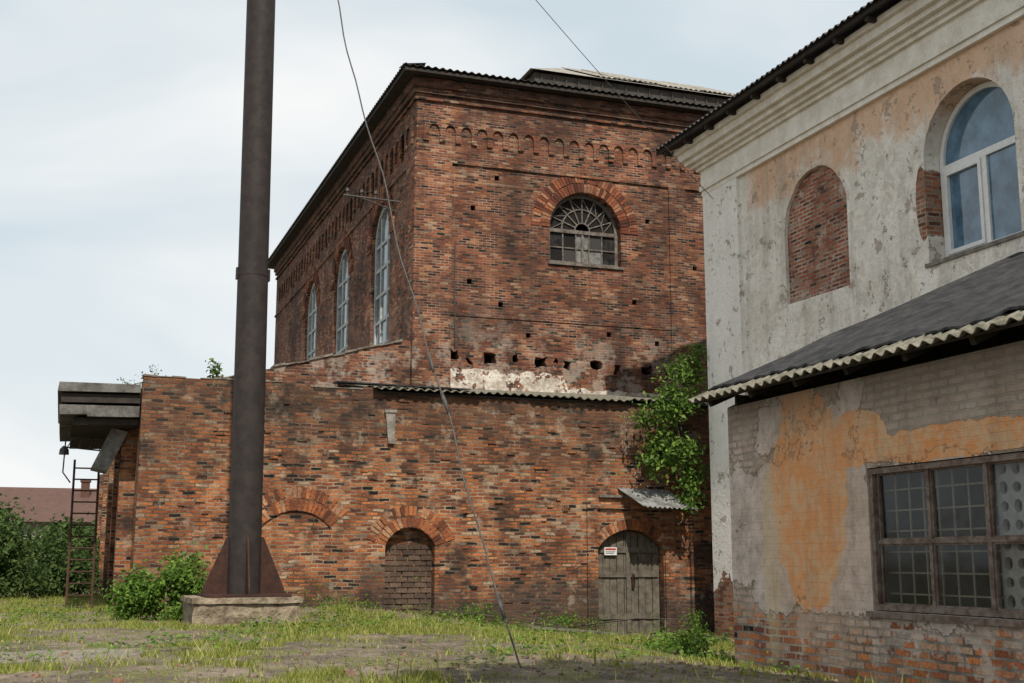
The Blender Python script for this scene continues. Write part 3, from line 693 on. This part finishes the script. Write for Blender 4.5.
for i in range(n+1):
    y=13.62-i*(10.6/n); lo=.24+.10*mnoise.noise(Vector((y*1.3,2,0)))+.05*mnoise.noise(Vector((y*6,2,0)))+(.06 if (i//9)%2 else 0)
    for t in (lo,.9,1.6,2.2,2.9,3.5,4.2,4.9,5.62):
        q=e0+sd*t+sn*(.045+.04*mnoise.noise(Vector((y*2,t*2,5)))+.012*math.sin(y*2*math.pi/.18)); m.v.append((q.x,y,q.z))
for i in range(n):
    for j in range(8):
        a=b+i*9+j; m.f.append((a,a+1,a+10,a+9)); m.mi.append(0)
for i in range(n):
    a=b+i*9; p,q=m.v[a],m.v[a+9]; m.face([p,q,(q[0],q[1],q[2]-.025),(p[0],p[1],p[2]-.025)])
m.obj("roofing_felt",M_felt,roofs)
m=MB()
def sb(t0,t1,y0,y1,n0,n1,mi=0):
    q=[]
    for nn in (n0,n1):
        for t,y in ((t0,y0),(t1,y0),(t1,y1),(t0,y1)): p=e0+sd*t+sn*nn; q.append((p.x,y,p.z))
    m.hexa(q,mi)
sb(.06,5.6,3.0,13.58,-.070,-.040)
k=13.5
while k>3: sb(.16,5.6,k-.07,k,-.16,-.072,0); k-=.95
m.obj("eave_boards",[M_roofdark,M_oldwood],roofs)
win=MB(); F=fw; w_=-.07
slab(win,F,rectp(7.31,10.62,-.49,.91),w_-.05,w_+.055,[rectp(7.36,10.565,-.435,.855)])
cols=[10.565,9.75,8.95,8.15,7.36]
for c in cols[1:-1]: fbox(win,F,c-.022,c+.022,-.435,.855,w_-.045,w_+.03)
fbox(win,F,7.37,10.55,.155,.195,w_-.044,w_+.028)
for i in range(4):
    a,b=cols[i+1]+.022,cols[i]-.022
    for z0,z1 in ((-.435,.155),(.195,.855)):
        slab(win,F,rectp(a,b,z0,z1),w_-.03,w_+.012,[rectp(a+.018,b-.018,z0+.018,z1-.018)])
winf=win.obj("window_frame",M_brownwood,shed,label="peeling brown multi-pane window frame")
gl=MB(); random.seed(31)
for i in range(4):
    a,b=cols[i+1]+.04,cols[i]-.04
    for j,(z0,z1) in enumerate(((-.417,.137),(.213,.837))):
        jj=U(-.012,.012); kk=U(-.012,.012)
        gl.face([F.P(a,z0,w_-.012+jj),F.P(b,z0,w_-.012-kk),F.P(b,z1,w_-.012-jj),F.P(a,z1,w_-.012+kk)])
gl.obj("window_pane",M_glass,shed)
m=MB()
y=10.45
while y>8.95: m.box(SX+.20,SX+.214,y-.009,y+.009,-.49,.91); y-=.215
zz=-.33
while zz<.9: m.box(SX+.201,SX+.213,8.95,10.62,zz-.008,zz+.008); zz+=.205
m.obj("window_grille",M_yel,shed)
m=MB()
hl=[]
for i in range(9):
    for j in range(8):
        cy=8.84-.165*i; cz=-.36+.165*j
        if cy<7.45: continue
        hl.append([(cy+.052*math.cos(t),cz+.060*math.sin(t)*(.8 if (i+j)%2 else 1)) for t in [2*math.pi*k/10 for k in range(10)]])
slab(m,F,rectp(7.36,8.93,-.44,.90),-.19,-.135,hl)
m.obj("pierced_panel",M_pierced,shed)
m=MB(); fbox(m,F,7.25,10.7,-.56,-.503,-.1,.045); m.obj("window_sill",M_brownwood,shed)

# ------------------------------------------------------------------ POLE
pole=thing("steel_pole",(2.58,18.95,-.9),"tall dark steel pole with rusty gussets on concrete footing","pole")
m=MB(); zs=[-.5+.486*i for i in range(11)]
tube(m,[(2.595-.0073*(z+.5),18.95,z) for z in zs],[.244-.0009*i for i in range(11)],32,cap=False)
zs=[4.36+.58*i for i in range(21)]
tube(m,[(2.595-.0073*(z+.5),18.95,z) for z in zs],[.232-.0006*i for i in range(21)],32,cap=False)
sh=m.obj("shaft",M_pole,pole,smooth=True)
m=MB(); cx=2.56; tube(m,[(cx,18.95,4.33),(cx,18.95,4.40)],.240,32)
for s_ in (-1,1): m.box(cx+s_*.246-.014,cx+s_*.246+.014,18.9,19.0,4.28,4.46)
m.obj("collar",M_pole,pole)
for dx,dy in ((1,0),(-1,0),(0,-1),(0,1)):
    m=MB(); t=.012; px,py=-dy,dx; c=Vector((2.595,18.95,0))
    prof=[(.23,-.5),(.60,-.5),(.60,-.42),(.27,.34),(.23,.34)]
    A=[c+Vector((dx*r+px*t,dy*r+py*t,z)) for r,z in prof]; B=[c+Vector((dx*r-px*t,dy*r-py*t,z)) for r,z in prof]
    m.face(A); m.face(B[::-1])
    for i in range(5): m.face([A[i],A[(i+1)%5],B[(i+1)%5],B[i]])
    m.obj("gusset",M_rust,pole)
m=MB(); m.box(1.98,3.21,18.34,19.56,-.53,-.495); m.obj("base_plate",M_rust,pole)
m=MB()
def rough_block(m,x0,x1,y0,y1,z0,z1,n=14,a=.02):
    def J(p): return (p[0]+a*mnoise.noise(Vector(p)*4),p[1]+a*mnoise.noise(Vector(p)*4+Vector((5,0,0))),p[2]+a*.4*mnoise.noise(Vector(p)*4+Vector((0,7,0))))
    def gr(o,du,dv):
        for i in range(n):
            for j in range(n):
                q=[]
                for a_,b_ in ((i,j),(i+1,j),(i+1,j+1),(i,j+1)):
                    q.append(J(tuple(o[k]+du[k]*a_/n+dv[k]*b_/n for k in range(3))))
                m.face(q)
    X,Y_,Z=x1-x0,y1-y0,z1-z0
    gr((x0,y0,z0),(X,0,0),(0,0,Z)); gr((x0,y1,z0),(X,0,0),(0,0,Z)); gr((x0,y0,z0),(0,Y_,0),(0,0,Z)); gr((x1,y0,z0),(0,Y_,0),(0,0,Z)); gr((x0,y0,z1),(X,0,0),(0,Y_,0))
rough_block(m,1.80,3.32,18.20,19.75,-1.2,-.60,a=.05); rough_block(m,1.77,3.35,18.16,19.8,-.61,-.53,a=.03)
m.obj("concrete_footing",M_foot,pole)

# ------------------------------------------------------------------ wires
def wire(name,a,b,sag,r,label,cat,kinks=0,twist=False):
    a=Vector(a); b=Vector(b); m=MB(); pts=[]; n=60
    for i in range(n+1):
        t=i/n; p=a.lerp(b,t); p.z-=sag*4*t*(1-t)
        if kinks: p.x+=kinks*mnoise.noise(Vector((t*14,0,2))); p.y+=kinks*mnoise.noise(Vector((t*9,4,2)))
        pts.append(p)
    tube(m,pts,r,6)
    if twist:
        for tt in (.34,.36,.78,.80,.965):
            i=int(tt*n); tube(m,[pts[i],pts[i]+(pts[i+1]-pts[i])*.5,pts[i+1]],[r*1.6,r*2.6,r*1.6],6)
    o=m.obj(name,M_wire,smooth=True); o["label"]=label; o["category"]=cat; return o
wire("guy_wire",(2.5,18.75,14.0),(3.82,10.35,g(3.82,10.35)-.02),.55,.010,"slack twisted steel guy wire from pole to soil","wire",.06,True)
wire("overhead_wire",(2.5,18.8,14.6),(12.42,22.0,7.45),.2,.007,"thin overhead wire running to plastered building corner","wire")

# ------------------------------------------------------------------ ladder, arm, hanging sheet
lad=thing("iron_ladder",(.45,25.6,-.95),"rusty iron ladder leaning beside the brick annex","ladder")
for xx in (.16,.62):
    m=MB(); tube(m,[(xx,25.3,-1.0),(xx,25.9,1.95)],.026,6); m.obj("side_rail",M_ladder,lad)
for i in range(13):
    m=MB(); t=(i+.5)/13; tube(m,[(.16,25.3+.6*t,-1+2.9*t),(.62,25.3+.6*t,-1+2.9*t)],.017,6); m.obj("rung",M_ladder,lad)
m=MB()
tube(m,[(1.2,25.9,2.42),(-.05,25.9,2.38)],.02,6); tube(m,[(1.2,25.9,2.1),(-.05,25.9,2.2)],.016,6)
for k in range(6): tube(m,[(1.1-.2*k,25.9,2.41-.006*k),(1.0-.2*k,25.9,2.11+.015*k)],.01,5)
tube(m,[(-.03,25.9,2.4),(-.05,25.9,1.7),(.1,25.9,1.5)],.016,6)
tube(m,[(-.05,25.9,2.22),(-.05,25.9,2.15),(-.05,25.9,2.05)],[.03,.09,.10],10)
o=m.obj("iron_bracket_arm",M_wire); o["label"]="thin rusty lattice bracket arm on the annex side"; o["category"]="bracket"
m=MB(); m.hexa([(.45,24.6,1.72),(.75,24.6,1.66),(.72,25.5,1.66),(.45,25.5,1.72),(.78,24.5,2.47),(1.08,24.5,2.40),(1.08,25.4,2.4),(.78,25.4,2.47)])
o=m.obj("hanging_sheet",M_tin); o["label"]="bent grey metal sheet hanging under concrete canopy"; o["category"]="metal sheet"

# ------------------------------------------------------------------ foliage
def leafcloud(m,blobs,n,size,clumps=30,sig=.16,up=.4):
    tot=sum(b[6] for b in blobs)
    for bl in blobs:
        cx,cy,cz,rx,ry,rz,wt=bl; nn=int(n*wt/tot); cc=[]
        for _ in range(max(3,int(clumps*wt/tot))):
            d=Vector((random.gauss(0,1),random.gauss(0,1),random.gauss(0,1))).normalized()*(R()**.4)
            cc.append(Vector((cx+d.x*rx,cy+d.y*ry,cz+d.z*rz)))
        for _ in range(nn):
            c=random.choice(cc); s_=sig*U(.5,1.3)
            p=c+Vector((random.gauss(0,s_),random.gauss(0,s_),random.gauss(0,s_*.8)))
            o=(p-Vector((cx,cy,cz))); o=o.normalized() if o.length>0 else Vector((0,0,1))
            nr=(o*.5+Vector((U(-1,1),U(-1,1),U(-1,1)))*.8+Vector((0,0,up))).normalized()
            t=nr.cross(Vector((U(-1,1),U(-1,1),U(-1,1)))).normalized(); b_=nr.cross(t)
            l=size*U(.6,1.35); wd=l*U(.4,.6)
            m.v.extend([tuple(p),tuple(p+t*l*.45+b_*wd*.5+nr*l*.06),tuple(p+t*l-nr*l*.1),tuple(p+t*l*.45-b_*wd*.5+nr*l*.06)])
            b=len(m.v)-4; m.f.append((b,b+1,b+2,b+3)); m.mi.append(0)
def bush(name,base,blobs,n,size,mat,label,cat,clumps=30,sig=.16,stems=6,**pr):
    e=thing(name,base,label,cat,**pr)
    m=MB(); leafcloud(m,blobs,n,size,clumps,sig); m.obj("foliage",mat,e)
    if stems:
        m=MB()
        for i in range(stems):
            bl=random.choice(blobs); t=Vector((bl[0]+U(-.6,.6)*bl[3],bl[1]+U(-.6,.6)*bl[4],bl[2]+U(-.2,.4)*bl[5])); b0=Vector(base)+Vector((U(-.1,.1),U(-.1,.1),0))
            mid=b0.lerp(t,.5)+Vector((U(-.1,.1),U(-.1,.1),.1)); tube(m,[b0,mid,t],[.02,.014,.006],5)
        m.obj("stems",M_bark,e)
    return e
random.seed(41)
bush("leafy_bush",(1.5,20.3,-.9),[(1.80,20.1,-.30,.36,.40,.46,3),(1.35,20.3,-.50,.42,.4,.36,2.2),(.95,20.5,-.66,.36,.35,.24,1.3),(1.8,20.0,-.75,.35,.4,.2,1)],5600,.085,M_leafb,"bright green leafy bush beside the concrete footing","bush",60,.11)
bush("climbing_plant",(12.2,23.3,3.0),[(12.2,22.9,3.85,.35,.25,.38,1.5),(11.9,22.9,3.25,.50,.28,.30,1.8),(11.45,23.0,2.95,.35,.2,.2,.7),(11.75,23.0,2.35,.55,.28,.35,2.0),(12.15,23.1,1.8,.40,.25,.3,1.3),(11.45,23.1,1.95,.2,.2,.2,.5),(12.3,22.8,4.25,.13,.15,.22,.35),(12.3,23.0,1.3,.2,.2,.3,.5)],3800,.11,M_leafv,"green climbing plant where annex meets plastered building","climbing plant",60,.15,7)
bush("weed_bush",(7.3,13.9,-1.45),[(7.2,14.4,-1.3,.45,.6,.22,2),(7.0,15.2,-1.33,.4,.5,.2,1.2),(7.9,14.6,-1.2,.4,.5,.3,2)],2600,.07,M_leafb,"dense green weeds at the foot of the shed","weeds",40,.1,4)
bush("weed_bush",(9.6,18.5,-1.4),[(9.5,18.4,-1.33,.6,.5,.12,1),(10.9,20.2,-1.38,.5,.5,.13,1),(8.5,17.2,-1.3,.5,.6,.12,1)],2000,.06,M_leafb,"low sprawling green weeds on bare soil","weeds",40,.1,2)
bush("weed_bush",(9.4,22.9,-1.3),[(9.4,23.1,-1.2,.8,.3,.12,1),(12.3,22.9,-1.25,.2,.3,.22,.5),(7.6,23.1,-1.05,.7,.25,.16,.9),(5.2,23.2,-.85,.6,.2,.14,.7)],2400,.055,M_leafb,"straggly green weeds along the annex foot","weeds",50,.1,3)
bush("parapet_weed",(2.55,23.9,3.25),[(2.55,23.85,3.5,.12,.1,.25,1)],170,.08,M_leafv,"small green sapling rooted on the annex parapet","weeds",8,.07,4)
bush("parapet_weed",(1.35,24.2,3.2),[(1.38,24.2,3.42,.16,.12,.22,1),(1.0,24.4,3.3,.2,.1,.08,.5)],170,.06,M_leafd,"dry green weeds growing over the concrete canopy","weeds",8,.08,4)
for (x,y,h_,rw,nn) in ((-1.5,32,1.25,1.0,6000),(.0,33.5,.95,.9,4500),(-3.0,35,1.8,1.3,5000),(.75,35.5,1.0,.6,2200)):
    gz=g(x,y); bush("garden_bush",(x,y,gz),[(x,y,gz+h_*.9,rw*.8,rw*.7,h_*.75,2),(x+.4*rw,y-.3,gz+h_*.45,rw*.8,rw*.6,h_*.45,1.4),(x-.5*rw,y-.2,gz+h_*.5,rw*.7,rw*.6,h_*.5,1.2)],nn,.13,M_leafd,"dark green garden bush beside the yard","bush",60,.2,6)
for (x,y,h_) in ((-2.6,48,2.6),(-4.8,52,3.4),(.3,50,2.0)):
    gz=-.9; e=bush("garden_tree",(x,y,gz),[(x,y,gz+h_*.8,1.2,1.2,h_*.3,2),(x+.7,y,gz+h_*.55,1.0,1,h_*.3,1),(x-.8,y,gz+h_*.5,1,1,h_*.35,1)],4200,.22,M_leafd,"distant green tree in front of tiled house","tree",50,.3,3)
    m=MB(); tube(m,[(x,y,gz-.1),(x+.05,y,gz+h_*.5),(x-.05,y,gz+h_*.85)],[.14,.1,.04],8); m.obj("trunk",M_bark,e)
gz=g(5.6,4.2); e=bush("yard_tree",(5.6,4.2,gz),[(4.6,4.6,5.2,1.9,1.2,.8,3),(3.2,4.7,5.0,1.3,.9,.6,1.6),(5.8,4.4,5.6,1.4,1.1,.9,2)],6500,.2,M_leafd,"broad green yard tree shading the bare soil","tree",60,.24,0)
m=MB(); tube(m,[(5.6,4.2,gz-.1),(5.6,4.1,1.0),(5.5,4.0,3.2),(4.9,4.4,5.2)],[.2,.16,.12,.05],10); tube(m,[(5.5,4.0,3.6),(4.4,4.3,4.5),(3.2,4.7,5.0)],[.08,.06,.03],8); m.obj("trunk",M_bark,e)

# grass
m=MB(); cnt=0
def in_footprint(x,y): return (x>7.6 and y<13.5) or (y>23.55 and x>1.1) or (1.7<x<3.4 and 18.1<y<19.8) or (x>12.4 and y<22.4)  # true inside the building and footing outlines, where nothing is scattered
random.seed(11)
tries=0
while cnt<110000 and tries<1000000:
    tries+=1
    y=8.5+24*R()**1.1; x=U(-1.8,12.5)
    if x<-.1*y-.2 or in_footprint(x,y): continue
    dn=mnoise.noise(Vector((x*.55,y*.55,1.5)))+.7*mnoise.noise(Vector((x*1.7,y*1.7,4)))+.6*mnoise.noise(Vector((x*4.2,y*4.2,7)))
    soil=math.exp(-((x-5.4)/2.1)**2-((y-21.4)/1.5)**2)*.8
    fore=.7*ss((12.6-y)/1.6)*ss((x-1.6)/1.2)
    path=.9*math.exp(-((x+.2)/1.1)**2-((y-13.1)/.8)**2)
    band=.28*math.exp(-((y-17.0)/2.0)**2)
    pr=.04+dn*1.5-soil-fore-path+band
    if R()>pr:
        if R()>.03: continue
    z=g(x,y); h_=U(.015,.05)*(1+1.4*max(0,dn))
    if R()<.025: h_*=2.8
    a=U(0,6.28); wd=U(.004,.009)*1.2; lx,ly=U(-.7,.7)*h_,U(-.7,.7)*h_
    b=len(m.v); m.v.extend([(x-wd*math.cos(a),y-wd*math.sin(a),z-.01),(x+wd*math.cos(a),y+wd*math.sin(a),z-.01),(x+lx,y+ly,z+h_)]); m.f.append((b,b+1,b+2)); m.mi.append(0)
    cnt+=1
m.obj("grass",M_grass,kind="stuff",label="patchy yellow-green grass over bare yard soil")
m=MB(); random.seed(5)
for _ in range(620):
    y=U(10.5,23.4); x=U(-1,12)
    if in_footprint(x,y): continue
    if mnoise.noise(Vector((x*.5,y*.5,1.5)))<-.05 and y<20: continue
    s_=U(.05,.14); nl=random.randint(10,34); z=g(x,y); tallk=1.8 if y>22.3 else .7
    for k in range(nl):
        p=Vector((x+random.gauss(0,s_),y+random.gauss(0,s_),z+abs(random.gauss(0,s_*tallk))))
        nr=Vector((U(-.7,.7),U(-.7,.7),1)).normalized(); t=nr.cross(Vector((U(-1,1),U(-1,1),0.1))).normalized(); b_=nr.cross(t); l=U(.03,.08)
        b=len(m.v); m.v.extend([tuple(p),tuple(p+t*l*.5+b_*l*.3),tuple(p+t*l),tuple(p+t*l*.5-b_*l*.3)]); m.f.append((b,b+1,b+2,b+3)); m.mi.append(0)
m.obj("ground_weeds",M_leafb,kind="stuff",label="small broad-leaved weeds scattered in the yard")
m=MB(); random.seed(9)
for _ in range(9000):
    y=U(9.5,23.5); x=U(-.8,12)
    if in_footprint(x,y): continue
    near=math.exp(-((x-5.2)/2.2)**2-((y-21.8)/1.3)**2)+.14+.6*ss((12.8-y)/2)+.5*math.exp(-((x-9.5)/1.6)**2-((y-22.4)/.8)**2)
    if R()>near: continue
    s_=U(.005,.018)*(2.4 if R()<.05 else 1); z=g(x,y)
    q=[]
    for sx,sy,sz in ((-1,-1,-1),(1,-1,-1),(1,1,-1),(-1,1,-1),(-1,-1,1),(1,-1,1),(1,1,1),(-1,1,1)):
        q.append((x+sx*s_*U(.6,1.2),y+sy*s_*U(.6,1.2),z+s_*.3+sz*s_*U(.4,.8)))
    m.hexa(q)
m.obj("rubble",M_stone,kind="stuff",label="scattered stones and brick fragments on soil")
for (a,b) in (((8.6,22.6),(10.3,22.3)),((8.9,22.3),(10.0,22.75)),((8.2,22.0),(9.5,22.1)),((9.6,21.9),(10.4,22.15))):
    m=MB(); za=g(*a)+.05; zb=g(*b)+.07; d=Vector((b[0]-a[0],b[1]-a[1],0)).normalized(); px=Vector((-d.y,d.x,0))*.07
    A=Vector((*a,za)); B=Vector((*b,zb)); up=Vector((0,0,.04))
    m.hexa([A-px,B-px,B+px,A+px,A-px+up,B-px+up,B+px+up,A+px+up]); o=m.obj("timber_plank",M_oldwood); o["label"]="weathered grey timber plank lying on the soil"; o["category"]="plank"; o["group"]="planks lying by the annex wall"
# ------------------------------------------------------------------ distant house
dh=thing("tiled_house",(-5,64,-1),"distant house with brown tiled roof behind the bushes","house")
m=MB(); m.box(-14,1.8,60.5,68,-1.2,1.9); m.obj("wall",M_wallfar,dh)
m=MB(); m.face([(-14.6,60,1.7),(2.3,60,1.7),(2.3,64.2,3.45),(-14.6,64.2,3.45)]); m.face([(-14.6,68.5,1.7),(2.3,68.5,1.7),(2.3,64.2,3.45),(-14.6,64.2,3.45)]); m.face([(2.3,60,1.7),(2.3,68.5,1.7),(2.3,64.2,3.45)]); rf=m.obj("roof",M_tile,dh)
m=MB(); m.box(.75,1.15,63,63.5,2.8,3.7); m.box(.7,1.2,62.95,63.55,3.7,3.78); m.obj("chimney",M_chim,rf)
